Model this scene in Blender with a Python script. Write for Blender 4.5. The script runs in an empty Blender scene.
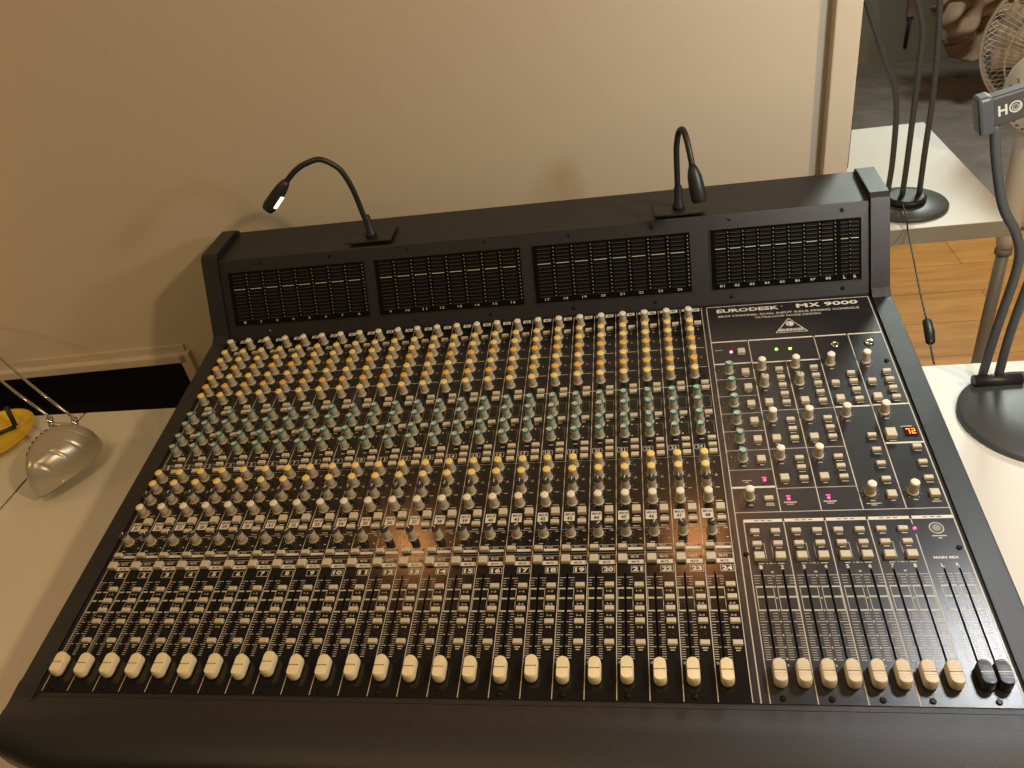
import bpy, math, random
from mathutils import Vector, Matrix
random.seed(7)
sc = bpy.context.scene
COL = sc.collection
PI = math.pi
U = 0.0315                       # one channel pitch, metres
TILT = math.radians(7)

# ------------------------------------------------------------------ materials
def mat(name, col, rough=.5, metal=0.0, emit=None, es=0.0, spec=.5, bump=None, noise=None, coat=0.0):
    m = bpy.data.materials.new(name); m.use_nodes = True
    nt = m.node_tree; b = nt.nodes['Principled BSDF']
    b.inputs['Base Color'].default_value = (*col, 1)
    b.inputs['Roughness'].default_value = rough
    b.inputs['Metallic'].default_value = metal
    b.inputs['Specular IOR Level'].default_value = spec
    b.inputs['Coat Weight'].default_value = coat
    if emit:
        b.inputs['Emission Color'].default_value = (*emit, 1)
        b.inputs['Emission Strength'].default_value = es
    if bump or noise:
        tc = nt.nodes.new('ShaderNodeTexCoord')
    if bump:
        n = nt.nodes.new('ShaderNodeTexNoise'); n.inputs['Scale'].default_value = bump[0]
        n.inputs['Detail'].default_value = 3
        bp = nt.nodes.new('ShaderNodeBump'); bp.inputs['Strength'].default_value = bump[1]
        bp.inputs['Distance'].default_value = .001
        nt.links.new(tc.outputs['Object'], n.inputs['Vector'])
        nt.links.new(n.outputs['Fac'], bp.inputs['Height']); nt.links.new(bp.outputs['Normal'], b.inputs['Normal'])
    if noise:
        n = nt.nodes.new('ShaderNodeTexNoise'); n.inputs['Scale'].default_value = noise[0]
        n.inputs['Detail'].default_value = 5
        r = nt.nodes.new('ShaderNodeValToRGB')
        r.color_ramp.elements[0].position = .3; r.color_ramp.elements[1].position = .7
        r.color_ramp.elements[0].color = (*[c * noise[1] for c in col], 1)
        r.color_ramp.elements[1].color = (*[min(1, c * noise[2]) for c in col], 1)
        nt.links.new(tc.outputs['Object'], n.inputs['Vector'])
        nt.links.new(n.outputs['Fac'], r.inputs['Fac']); nt.links.new(r.outputs['Color'], b.inputs['Base Color'])
    return m

M = {}
M['strip'] = mat('strip_black', (.011, .010, .0095), .17, spec=.5)
M['panel'] = mat('panel_dark', (.012, .0125, .016), .30, spec=1.0, bump=(900, .12))
M['body'] = mat('body_dark', (.008, .0087, .012), .42, spec=.75, bump=(1400, .3))
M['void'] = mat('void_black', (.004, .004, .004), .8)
M['slot'] = mat('slot_black', (.006, .006, .006), .7)
M['print'] = mat('print_white', (.55, .52, .45), .5)
M['printdim'] = mat('print_grey', (.26, .25, .22), .5)
M['printgreen'] = mat('print_pale_green', (.46, .50, .36), .5)
M['white'] = mat('label_white', (.70, .68, .60), .5)
M['ink'] = mat('ink_black', (.02, .02, .02), .5)
M['knob'] = mat('knob_grey', (.50, .45, .35), .45)
M['knobaux'] = mat('knob_green_grey', (.45, .45, .36), .45)
M['capwhite'] = mat('cap_white', (.86, .80, .66), .45)
M['capyellow'] = mat('cap_yellow', (.92, .70, .24), .42)
M['caporange'] = mat('cap_orange', (.88, .48, .07), .42)
M['capteal'] = mat('cap_teal', (.03, .20, .19), .4)
M['capteal2'] = mat('cap_teal_light', (.45, .50, .43), .4)
M['capblack'] = mat('cap_black', (.02, .02, .02), .35)
M['button'] = mat('button_cream', (.60, .54, .42), .5)
M['fader'] = mat('fader_ivory', (.90, .80, .54), .40)
M['faderm'] = mat('fader_ivory_dull', (.74, .66, .50), .42)
M['faderd'] = mat('fader_dark', (.035, .036, .042), .35)
M['groove'] = mat('groove_brown', (.25, .19, .10), .6)
M['steel'] = mat('steel', (.35, .34, .32), .35, 1)
M['chrome'] = mat('chrome', (.75, .74, .72), .18, 1)
M['screw'] = mat('screw_black', (.012, .012, .012), .3, .6)
M['meterline'] = mat('meter_line_grey', (.10, .10, .09), .5)
M['glass'] = mat('meter_gloss', (.003, .003, .003), .18, spec=.3)
M['segment'] = mat('segment_dark', (.006, .006, .006), .8, spec=.2)
M['leddark'] = mat('led_dark_red', (.08, .01, .01), .3)
M['pink'] = mat('led_pink', (.9, .05, .2), .4, emit=(1, .06, .25), es=3)
M['pinkhot'] = mat('led_pink_bright', (.9, .1, .3), .4, emit=(1, .12, .4), es=14)
M['green'] = mat('led_green', (.2, .6, .05), .4, emit=(.35, 1, .06), es=5)
M['red7'] = mat('display_red', (.6, .05, .0), .4, emit=(1, .10, .01), es=9)
M['redwin'] = mat('display_window', (.05, .004, .003), .2)
M['rubber'] = mat('rubber_black', (.018, .018, .018), .45)
M['lampglass'] = mat('lamp_glass', (.8, .75, .6), .2, emit=(1, .85, .6), es=2.5)
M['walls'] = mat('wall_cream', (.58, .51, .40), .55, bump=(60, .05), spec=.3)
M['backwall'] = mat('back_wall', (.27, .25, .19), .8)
M['desk'] = mat('desk_white', (.76, .74, .68), .42, noise=(4, .97, 1.02))
M['deskedge'] = mat('desk_edge_grey', (.36, .37, .33), .5)
M['metalgrey'] = mat('leg_grey', (.3, .3, .3), .4, .7)
M['rug'] = mat('rug_brown', (.22, .185, .16), .95, bump=(300, .6), noise=(9, .8, 1.2))
M['silver'] = mat('silver_plastic', (.55, .51, .43), .33, .5, bump=(200, .04))
M['yellow'] = mat('yellow_plastic', (.80, .55, .04), .35)
M['blacklamp'] = mat('lamp_black', (.07, .077, .08), .42)
M['fanwhite'] = mat('fan_white', (.72, .74, .70), .4)
M['fangrey'] = mat('fan_grey', (.25, .25, .23), .45)
M['cagegrey'] = mat('cage_beige', (.50, .44, .36), .45)
M['blade'] = mat('fan_blade', (.42, .35, .28), .45)
M['bar'] = mat('bar_grey', (.05, .047, .04), .55)
M['cloth'] = mat('cloth_brown', (.30, .20, .14), .9, bump=(250, .5), noise=(6, .55, 1.35))
M['trimgold'] = mat('trim_wood', (.50, .36, .18), .6)

def wood():
    m = bpy.data.materials.new('floor_wood'); m.use_nodes = True
    nt = m.node_tree; b = nt.nodes['Principled BSDF']; L = nt.links.new
    tc = nt.nodes.new('ShaderNodeTexCoord'); mp = nt.nodes.new('ShaderNodeMapping')
    mp.inputs['Scale'].default_value = (1.2, 9, 1)
    n = nt.nodes.new('ShaderNodeTexNoise'); n.inputs['Scale'].default_value = 3.2; n.inputs['Detail'].default_value = 6
    n.inputs['Distortion'].default_value = .6
    r = nt.nodes.new('ShaderNodeValToRGB')
    r.color_ramp.elements[0].position = .3; r.color_ramp.elements[0].color = (.52, .22, .05, 1)
    r.color_ramp.elements[1].position = .75; r.color_ramp.elements[1].color = (.72, .36, .10, 1)
    bk = nt.nodes.new('ShaderNodeTexBrick'); bk.inputs['Scale'].default_value = 1
    bk.inputs['Color1'].default_value = (1, 1, 1, 1); bk.inputs['Color2'].default_value = (.9, .88, .84, 1)
    bk.inputs['Mortar'].default_value = (.55, .45, .35, 1); bk.inputs['Mortar Size'].default_value = .002
    bk.inputs['Brick Width'].default_value = 1.2; bk.inputs['Row Height'].default_value = .19
    mx = nt.nodes.new('ShaderNodeMix'); mx.data_type = 'RGBA'; mx.blend_type = 'MULTIPLY'; mx.inputs['Factor'].default_value = 1
    L(tc.outputs['Object'], mp.inputs['Vector']); L(mp.outputs['Vector'], n.inputs['Vector']); L(n.outputs['Fac'], r.inputs['Fac'])
    L(tc.outputs['Object'], bk.inputs['Vector']); L(r.outputs['Color'], mx.inputs['A']); L(bk.outputs['Color'], mx.inputs['B'])
    L(mx.outputs['Result'], b.inputs['Base Color']); b.inputs['Roughness'].default_value = .4
    return m
M['wood'] = wood()

# ------------------------------------------------------------------ mesh builder
class MB:
    def __init__(s): s.v = []; s.f = []; s.m = []; s.names = []; s.sm = []
    def mi(s, k):
        if k not in s.names: s.names.append(k)
        return s.names.index(k)
    def face(s, pts, k, smooth=False):
        i = len(s.v); s.v += [tuple(p) for p in pts]; s.f.append(list(range(i, i + len(pts)))); s.m.append(s.mi(k)); s.sm.append(smooth)
    def quad(s, x0, x1, y0, y1, z, k): s.face([(x0, y0, z), (x1, y0, z), (x1, y1, z), (x0, y1, z)], k)
    def box(s, x0, x1, y0, y1, z0, z1, k, top=None):
        i = len(s.v)
        s.v += [(x0, y0, z0), (x1, y0, z0), (x1, y1, z0), (x0, y1, z0), (x0, y0, z1), (x1, y0, z1), (x1, y1, z1), (x0, y1, z1)]
        for n, q in enumerate(((0, 3, 2, 1), (4, 5, 6, 7), (0, 1, 5, 4), (1, 2, 6, 5), (2, 3, 7, 6), (3, 0, 4, 7))):
            s.f.append([i + a for a in q]); s.m.append(s.mi(top if (n == 1 and top) else k)); s.sm.append(False)
    def rings(s, rings, ks, cap0=True, cap1=True, smooth=True):
        """rings: list of lists of points (same count); ks: one key or one per band"""
        i = len(s.v); n = len(rings[0])
        for r in rings: s.v += [tuple(p) for p in r]
        for a in range(len(rings) - 1):
            k = ks if isinstance(ks, str) else ks[a]
            for j in range(n):
                s.f.append([i + a * n + j, i + a * n + (j + 1) % n, i + (a + 1) * n + (j + 1) % n, i + (a + 1) * n + j])
                s.m.append(s.mi(k)); s.sm.append(smooth)
        if cap0: s.f.append([i + j for j in range(n)][::-1]); s.m.append(s.mi(ks if isinstance(ks, str) else ks[0])); s.sm.append(False)
        if cap1: s.f.append([i + (len(rings) - 1) * n + j for j in range(n)]); s.m.append(s.mi(ks if isinstance(ks, str) else ks[-1])); s.sm.append(False)
    def lathe(s, prof, ks, n=24, c=(0, 0), flute=0, smooth=True, cap0=True, cap1=True):
        rr = []
        for r, z in prof:
            ring = []
            for j in range(n):
                a = 2 * PI * j / n; q = r
                if flute and j % 2: q = r * (1 - flute)
                ring.append((c[0] + q * math.cos(a), c[1] + q * math.sin(a), z))
            rr.append(ring)
        s.rings(rr, ks, cap0, cap1, smooth)
    def tube(s, pts, rad, k, n=10, cap=True):
        pts = [Vector(p) for p in pts]; rr = []; up = None
        rads = rad if isinstance(rad, (list, tuple)) else [rad] * len(pts)
        for i, p in enumerate(pts):
            t = (pts[min(i + 1, len(pts) - 1)] - pts[max(i - 1, 0)]).normalized()
            if up is None:
                up = Vector((0, 0, 1)) if abs(t.z) < .9 else Vector((1, 0, 0))
            a = t.cross(up).normalized(); b = a.cross(t).normalized(); up = b
            rr.append([p + (a * math.cos(2 * PI * j / n) + b * math.sin(2 * PI * j / n)) * rads[i] for j in range(n)])
        s.rings(rr, k, cap, cap)
    def prism(s, prof, x0, x1, k, smooth=False):
        """profile (y,z) extruded along x"""
        i = len(s.v); n = len(prof)
        s.v += [(x0, y, z) for y, z in prof] + [(x1, y, z) for y, z in prof]
        for j in range(n):
            s.f.append([i + j, i + (j + 1) % n, i + n + (j + 1) % n, i + n + j]); s.m.append(s.mi(k)); s.sm.append(smooth)
        s.f.append([i + j for j in range(n)][::-1]); s.f.append([i + n + j for j in range(n)])
        s.m += [s.mi(k)] * 2; s.sm += [False] * 2
    def mesh(s, name, recalc=False):
        me = bpy.data.meshes.new(name); me.from_pydata(s.v, [], s.f)
        for k in s.names: me.materials.append(M[k])
        me.polygons.foreach_set('material_index', s.m); me.polygons.foreach_set('use_smooth', s.sm)
        me.update()
        if recalc:
            import bmesh
            b = bmesh.new(); b.from_mesh(me); bmesh.ops.recalc_face_normals(b, faces=b.faces); b.to_mesh(me); b.free()
        return me
    def build(s, name, parent=None, loc=(0, 0, 0), rot=(0, 0, 0), bevel=0, recalc=False, segs=2):
        return link(name, s.mesh(name, recalc), parent, loc, rot, bevel, segs)

def link(name, me, parent=None, loc=(0, 0, 0), rot=(0, 0, 0), bevel=0, segs=2):
    o = bpy.data.objects.new(name, me); COL.objects.link(o); o.location = loc; o.rotation_euler = rot
    if parent: o.parent = parent
    if bevel:
        md = o.modifiers.new('b', 'BEVEL'); md.width = bevel; md.segments = segs; md.limit_method = 'ANGLE'; md.angle_limit = math.radians(35)
    return o
def thing(name, label, cat, loc=(0, 0, 0), rot=(0, 0, 0), group=None):
    o = bpy.data.objects.new(name, None); COL.objects.link(o); o.location = loc; o.rotation_euler = rot
    o.empty_display_size = .05
    return tag(o, label, cat, group)
def tag(o, label, cat, group=None):
    o['label'] = label; o['category'] = cat
    if group: o['group'] = group
    return o
def struct(o): o['kind'] = 'structure'; return o

_tc = {}
def text_geo(s, bold=0.0):
    if (s, bold) in _tc: return _tc[(s, bold)]
    cu = bpy.data.curves.new('t', 'FONT'); cu.body = s; cu.size = 1; cu.resolution_u = 2; cu.offset = bold
    ob = bpy.data.objects.new('t', cu); COL.objects.link(ob)
    dg = bpy.context.evaluated_depsgraph_get(); dg.update()
    me = ob.evaluated_get(dg).to_mesh()
    vs = [(v.co.x, v.co.y) for v in me.vertices]; fs = [list(p.vertices) for p in me.polygons]
    ob.evaluated_get(dg).to_mesh_clear(); bpy.data.objects.remove(ob); bpy.data.curves.remove(cu)
    x0 = min(v[0] for v in vs); x1 = max(v[0] for v in vs); y0 = min(v[1] for v in vs); y1 = max(v[1] for v in vs)
    vs = [((x - x0) / (x1 - x0), (y - y0) / (y1 - y0)) for x, y in vs]
    _tc[(s, bold)] = (vs, fs)
    return vs, fs
def text(mb, s, x0, x1, y0, y1, z, k, bold=0.02, fn=None):
    vs, fs = text_geo(s, bold); i = len(mb.v)
    for u, v in vs:
        p = (x0 + u * (x1 - x0), y0 + v * (y1 - y0), z)
        mb.v.append(fn(*p) if fn else p)
    for f in fs: mb.f.append([i + a for a in f]); mb.m.append(mb.mi(k)); mb.sm.append(False)

def w2p(y, z):                       # world y,z (m) -> panel y,z (pitch units)
    c, s = math.cos(TILT), math.sin(TILT)
    return ((y * c + z * s) / U, (-y * s + z * c) / U)
def S(mb): # scale the collected vertices from pitch units to metres
    mb.v = [(a * U, b * U, c * U) for a, b, c in mb.v]; return mb

# ------------------------------------------------------------------ MIXING CONSOLE
DZ = -.1                              # desk surface height
base = Vector((.49, .33, DZ))
con = thing('mixing_console', 'large dark grey 24 channel mixing console with meter bridge, lying on the white desk', 'mixing console',
            base, (TILT, 0, 0))
OFF = -(Matrix.Rotation(-TILT, 3, 'X') @ base)      # panel origin in the frame of the empty
def cpart(mb, name, bevel=0, recalc=False, segs=2, parent=con): return S(mb).build(name, parent, OFF if parent is con else (0, 0, 0), (0, 0, 0), bevel, recalc, segs)

bz = DZ + .006
pf = w2p(-.060, bz); pb = w2p(.742, bz)
# chassis
b = MB()
b.prism([(-.3, -.14), (-.3, w2p(.0, bz)[1]), pb, (24.0, -.2)], -.95, 32.1, 'void')
ch = cpart(b, 'chassis', 0, True)
# armrest: lofted across the width, its corners rounded in plan
b = MB()
front = lambda f: [(-.20, -.12), (-.20, .0), (-.62, .02), (-.72, .05), (-1.0, .055), (-.72 - (f - .72) * .50, .045), (-.72 - (f - .72) * .74, -.03), (-.72 - (f - .72) * .90, -.18),
                   (-.72 - (f - .72) * .98, -.42), (-f, -.8), (-f, -1.3), (-.72 - (f - .72) * .96, -1.9), (-.72 - (f - .72) * .9, pf[1] + .05), (-1.0, pf[1] + .1), (-.5, -.8)]
secs = [(-1.06, 1.90), (-.85, 2.0), (-.5, 2.08), (0, 2.22), (.5, 2.36), (1.0, 2.47), (1.6, 2.56), (2.4, 2.60), (28.8, 2.60), (29.6, 2.56), (30.2, 2.47), (30.7, 2.36), (31.2, 2.22), (31.7, 2.08), (32.05, 2.0), (32.28, 1.90)]
b.rings([[(x, y, z) for y, z in front(f)] for x, f in secs], 'body')
o = cpart(b, 'armrest', 0, True); md = o.modifiers.new('w', 'EDGE_SPLIT'); md.split_angle = math.radians(32)
# base rim between armrest and plates
b = MB(); b.box(-.25, 31.5, -.17, .0, -.3, -.035, 'body'); b.box(-.25, 31.45, 18.92, 19.2, -.3, .0, 'body')
b.box(-.25, -.02, 0, 18.92, -.3, 0, 'body'); b.box(31.36, 31.5, 0, 18.92, -.3, -.03, 'void')
cpart(b, 'frame_rail')
# end cheeks
def cheek(x0, x1, name):
    b = MB()
    prof = [(-.21, .012), (.25, .04), (-.21, -2.2), (.2, w2p(.02, bz)[1]), pb, (24.36, 3.37), (24.1, 3.55),
            (21.45, 3.80), (21.2, 3.66), (19.1, .28), (18.7, .07)]
    b.prism(prof, x0, x1, 'body')
    return cpart(b, name, .0015, True)
cheek(-1.06, -.2, 'end_cheek'); cheek(31.47, 32.28, 'end_cheek')
# meter bridge
th = math.radians(58); bo = 19.1
def br(x, v, h=0):  # bridge face coords -> panel coords
    return (x, bo + v * math.cos(th) - h * math.sin(th), v * math.sin(th) + h * math.cos(th))
b = MB()
tf = br(0, 4.12); tb = (24.3, 3.30)
b.prism([(bo - .15, -.3), (bo, .0), (tf[1] - .1, tf[2] - .16), (tf[1], tf[2]), tb, (24.3, -3.0)], -.2, 31.47, 'body')
# raised frame line round the faces
bridge = cpart(b, 'meter_bridge', .0012, True)
def window(x0, x1, names, lr):
    b = MB()
    v0, v1 = .64, 3.47; t = .035
    def q(xa, xb, va, vb, h, k): b.face([br(xa, va, h), br(xb, va, h), br(xb, vb, h), br(xa, vb, h)], k)
    i = len(b.v)
    b.v += [br(x0, v0, 0), br(x1, v0, 0), br(x1, v1, 0), br(x0, v1, 0), br(x0, v0, .04), br(x1, v0, .04), br(x1, v1, .04), br(x0, v1, .04)]
    for f in ((4, 5, 6, 7), (0, 1, 5, 4), (1, 2, 6, 5), (2, 3, 7, 6), (3, 0, 4, 7)): b.f.append([i + a for a in f]); b.m.append(b.mi('glass')); b.sm.append(False)
    for xa, xb, va, vb in ((x0, x1, v0, v0 + t), (x0, x1, v1 - t, v1), (x0, x0 + t, v0, v1), (x1 - t, x1, v0, v1)): q(xa, xb, va, vb, .045, 'body')
    n = len(names); w = (x1 - x0 - .3) if not lr else 5.35
    cw = w / n; s0 = x0 + .16
    cols = [s0 + cw * j for j in range(n)]
    if lr: c2 = [s0 + 5.72, s0 + 6.16]
    rows = 14
    def col(cx, cwid, edge=True):
        for r in range(rows):
            v = 1.02 + r * (3.30 - 1.02) / (rows - 1)
            bright = r == 9
            q(cx + cwid * .16, cx + cwid * .84, v - .02, v + .03, .047, 'segment')     # unlit led
            q(cx + cwid * .12, cx + cwid * .82, v - (.066 if bright else .060), v - (.034 if bright else .048), .049, 'print' if bright else 'meterline')
            if edge: q(cx + cwid * .97, cx + cwid * 1.03, v - .04, v + .01, .049, 'printdim')
    for j, cx in enumerate(cols):
        col(cx, cw)
        ww = .055 * len(names[j])
        text(b, names[j], cx + cw * .5 - ww, cx + cw * .5 + ww, .78, .89, 0, 'print', .01, lambda x, v, z: br(x, v, .05))
    if lr:
        for cx, nm in zip(c2, 'LR'):
            col(cx - .2, .45, nm == 'L'); text(b, nm, cx - .06, cx + .06, .76, .90, 0, 'print', .02, lambda x, v, z: br(x, v, .05))
    o = S(b).build('meter_window', bridge)
    return o
window(.22, 7.70, [str(k) for k in range(1, 9)], 0)
window(8.18, 15.66, [str(k) for k in range(9, 17)], 0)
window(16.16, 23.65, [str(k) for k in range(17, 25)], 0)
window(24.50, 31.14, ['81', '82', '83', '84', '85', '86', '87', '88'], 1)
# screws (shared mesh)
b = MB(); b.lathe([(.09, 0), (.09, .03), (.06, .055)], 'screw', 14); b.box(-.05, .05, -.012, .012, .05, .058, 'void'); S(b)
scr = b.mesh('screw')
def screw(x, y, z, parent, rx=0):
    p = (x * U, y * U, z * U)
    link('screw', scr, parent, p, (rx, 0, random.random() * 3))
for x in (2.1, 5.9, 10.0, 13.9, 18.0, 21.9, 25.4, 30.3):
    for v in (.33, 3.82):
        c = br(x, v, .0); screw(*c, bridge, th)

# --- knob meshes
def knob_mesh(body, top, pointer, side=.0, h=.55, ring=None):
    b = MB()
    b.lathe([(.205, 0), (.205, .03), (.180, .06)], body, 24)
    if ring:
        b.lathe([(.168, .055), (.163, .30), (.156, h - .05)], body, 28, flute=.09, cap0=False, cap1=False)
        b.lathe([(.158, h - .07), (.156, h - .015), (.138, h), (.110, h + .001)], [top, top, top], 24, cap0=False, cap1=False)
        b.lathe([(.115, h - .004), (.110, h - .002)], ring, 20, cap0=False)
        b.box(-.018, .018, .02, .150, h - .01, h + .012, pointer)
        b.box(-.018, .018, .125, .158, h - .16, h + .004, pointer)
    else:
        b.lathe([(.168, .055), (.163, .30), (.156, h - .045)], body, 28, flute=.09, cap0=False, cap1=False)
        b.lathe([(.158, h - .055), (.156, h - .02), (.132, h + .004), (.06, h + .014)], top, 24, cap0=False)
        if pointer:
            b.box(-.014, .014, .0, .145, h - .01, h + .018, pointer)
            b.box(-.014, .014, .12, .156, h - .17, h + .006, pointer)
    S(b)
    return b.mesh('knob', False)
KM = {'white': knob_mesh('knob', 'capwhite', 'capwhite'), 'yellow': knob_mesh('knob', 'capyellow', 'capyellow'), 'orange': knob_mesh('knob', 'caporange', 'caporange'),
      'teal': knob_mesh('knobaux', 'capteal', 'capwhite', ring='capteal2'), 'black': knob_mesh('knob', 'capblack', 'capwhite'),
      'pan': knob_mesh('knob', 'capblack', 'capwhite', h=.58), 'grey': knob_mesh('knob', 'knob', 'capblack', h=.52)}
def button_mesh(w, d, h):
    b = MB(); e = .02
    b.rings([[(-w / 2, -d / 2, 0), (w / 2, -d / 2, 0), (w / 2, d / 2, 0), (-w / 2, d / 2, 0)],
             [(-w / 2, -d / 2, h - e), (w / 2, -d / 2, h - e), (w / 2, d / 2, h - e), (-w / 2, d / 2, h - e)],
             [(-w / 2 + e, -d / 2 + e, h), (w / 2 - e, -d / 2 + e, h), (w / 2 - e, d / 2 - e, h), (-w / 2 + e, d / 2 - e, h)]], 'button', smooth=False)
    S(b); return b.mesh('button')
BM = {'s': button_mesh(.31, .17, .13), 'm': button_mesh(.31, .20, .14), 'b': button_mesh(.31, .29, .17), 'l': button_mesh(.30, .17, .17), 'g': button_mesh(.33, .27, .19),
      'x': button_mesh(.36, .42, .22)}
def fader_mesh(body, line, grooves):
    b = MB(); W, D, H = .405, .80, .40
    rr = []
    # stacked rounded-rectangle rings; the top face is dished along its length
    def ring(w, d, z, dish=0):
        r = w * .46; pts = []
        for cx, cy, a0 in ((w / 2 - r, d / 2 - r, 0), (-w / 2 + r, d / 2 - r, 90), (-w / 2 + r, -d / 2 + r, 180), (w / 2 - r, -d / 2 + r, 270)):
            for k in range(6):
                a = math.radians(a0 + k * 18); x = cx + r * math.cos(a); y = cy + r * math.sin(a)
                pts.append((x, y, z + dish * (y / (d / 2)) ** 2))
        return pts
    rr = [ring(W * .96, D, .04), ring(W, D * 1.02, .12), ring(W * .99, D, H * .66, .02), ring(W * .95, D * .96, H * .88, .035), ring(W * .86, D * .90, H * .97, .035)]
    b.rings(rr, body, cap1=False)
    # top: strip of cross bands following the dish
    n = 20; d = D * .90; w = W * .86
    last = None; i0 = len(b.v)
    for k in range(n + 1):
        y = -d / 2 + d * k / n; t = abs(y) / (d / 2); r = w * .46
        hw = w / 2
        if abs(y) > d / 2 - r: q = (abs(y) - (d / 2 - r)) / r; hw = w / 2 - r + r * math.sqrt(max(0, 1 - q * q))
        z = H * .97 + .035 * t * t
        b.v += [(-hw, y, z), (0, y, z + .012), (hw, y, z)]
    for k in range(n):
        for c in (0, 1):
            a = i0 + k * 3 + c; b.f.append([a, a + 1, a + 4, a + 3]); b.m.append(b.mi(body)); b.sm.append(True)
    b.box(-w / 2, w / 2, -.012, .012, H * .9, H * .97 + .018, line)
    if grooves:
        for y in (-.26, -.17, -.09, .09, .17, .26): b.box(-w * .44, w * .44, y - .010, y + .010, H * .9, H * .97 + .022, grooves)
    b.box(-.03, .03, -.1, .1, -.2, .06, 'slot')
    S(b); return b.mesh('fader')
FM = {'c': fader_mesh('fader', 'groove', None), 'm': fader_mesh('faderm', 'groove', 'faderm'), 'd': fader_mesh('faderd', 'white', 'faderd')}

def put(name, me, x, y, z=0, parent=None, rz=0):
    return link(name, me, parent, (x * U, y * U, z * U), (0, 0, rz))

def plate(b, x0, x1, y0, y1, holes, k):
    xs = sorted({x0, x1, *[h[0] for h in holes], *[h[1] for h in holes]}); ys = sorted({y0, y1, *[h[2] for h in holes], *[h[3] for h in holes]})
    for a in range(len(xs) - 1):
        for c in range(len(ys) - 1):
            mx = (xs[a] + xs[a + 1]) / 2; my = (ys[c] + ys[c + 1]) / 2
            if any(h[0] < mx < h[1] and h[2] < my < h[3] for h in holes): continue
            b.quad(xs[a], xs[a + 1], ys[c], ys[c + 1], 0, k)
    # thickness: outer skirt and the walls of each hole
    def walls(xa, xb, ya, yb, kk):
        z = -.10
        b.face([(xa, ya, z), (xb, ya, z), (xb, ya, 0), (xa, ya, 0)], kk); b.face([(xb, ya, z), (xb, yb, z), (xb, yb, 0), (xb, ya, 0)], kk)
        b.face([(xb, yb, z), (xa, yb, z), (xa, yb, 0), (xb, yb, 0)], kk); b.face([(xa, yb, z), (xa, ya, z), (xa, ya, 0), (xa, yb, 0)], kk)
    walls(x0, x1, y0, y1, k)
    for h in holes: walls(*h, 'slot')
Z1 = .006; Z2 = .011
def outline(b, x0, x1, y0, y1, t=.018, k='print'):
    b.quad(x0, x1, y0, y0 + t, Z1, k); b.quad(x0, x1, y1 - t, y1, Z1, k); b.quad(x0, x0 + t, y0, y1, Z1, k); b.quad(x1 - t, x1, y0, y1, Z1, k)
def kdots(b, x, y, r=.265, k='print', n=9):
    for j in range(n):
        a = math.radians(235 - j * 290 / (n - 1)); cx = x + r * math.cos(a); cy = y + r * math.sin(a)
        b.quad(cx - .013, cx + .013, cy - .013, cy + .013, Z1, k)
def tri(b, x, y, s=.05, k='printdim'): b.face([(x - s, y - s, Z1), (x + s, y - s, Z1), (x, y + s, Z1)], k)
def scale(b, sx, x_l, x_r, full=True, wl=.13, right=True):
    """tick scale either side of a fader slot at sx; x_l: outer x left, x_r outer x right"""
    def t(y, h, long, k='print'):
        w = (sx - .045 - x_l) if long else wl
        b.quad(x_l, x_l + w if long else x_l + wl, y - h / 2, y + h / 2, Z1, k)
        w = x_r - (sx + .045)
        b.quad(x_r - (w if long else wl), x_r, y - h / 2, y + h / 2, Z1, k)
    t(4.35, .022, True)
    for y in (4.25, 4.15, 4.05): t(y, .018, False)
    t(3.92, .055, True); t(3.545, .065, True, 'printgreen'); t(3.06, .055, True)
    for y in (2.95, 2.85, 2.75): t(y, .018, False)
    t(2.66, .022, True)
    for y in (2.56, 2.46, 2.36, 2.27): t(y, .018, False)
    t(2.19, .022, True)
    for y in (2.10, 2.02, 1.94, 1.86): t(y, .018, False)
    t(1.785, .022, True)
    for y in (1.70, 1.62, 1.54, 1.46): t(y, .018, False)
    t(1.38, .022, False)
    b.quad(x_l + .005, x_l + .023, 3.06, 3.92, Z1, 'print'); b.quad(x_r - .023, x_r - .005, 3.06, 3.92, Z1, 'print')

KROWS = [(18.28, 'gain_knob', 'white'), (17.44, 'treble_knob', 'yellow'), (16.82, 'high_mid_frequency_knob', 'yellow'), (16.20, 'high_mid_gain_knob', 'orange'),
         (15.55, 'low_mid_frequency_knob', 'yellow'), (14.90, 'low_mid_gain_knob', 'orange'), (14.28, 'bass_knob', 'yellow'),
         (13.05, 'auxiliary_send_knob', 'teal'), (12.43, 'auxiliary_send_knob', 'teal'), (11.68, 'auxiliary_send_knob', 'teal'), (11.02, 'auxiliary_send_knob', 'teal'),
         (9.50, 'monitor_treble_knob', 'yellow'), (8.90, 'monitor_bass_knob', 'yellow'), (8.30, 'monitor_balance_knob', 'black'), (7.64, 'monitor_level_knob', 'white'),
         (6.20, 'pan_knob', 'pan')]
SBUT = [(17.78, 's', 'input_button'), (13.80, 's', 'equalizer_button'), (13.46, 's', 'equalizer_button'), (12.02, 's', 'auxiliary_button'), (10.62, 's', 'source_button'),
        (10.26, 's', 'source_button'), (9.90, 'm', 'source_button'), (7.20, 'b', 'flip_button'), (6.72, 's', 'monitor_button'), (4.015, 's', 'routing_button'),
        (3.53, 's', 'routing_button'), (3.12, 's', 'routing_button'), (2.66, 's', 'routing_button'), (1.905, 's', 'stereo_button')]
KX = .35; BX = .735; SX = .30
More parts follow.
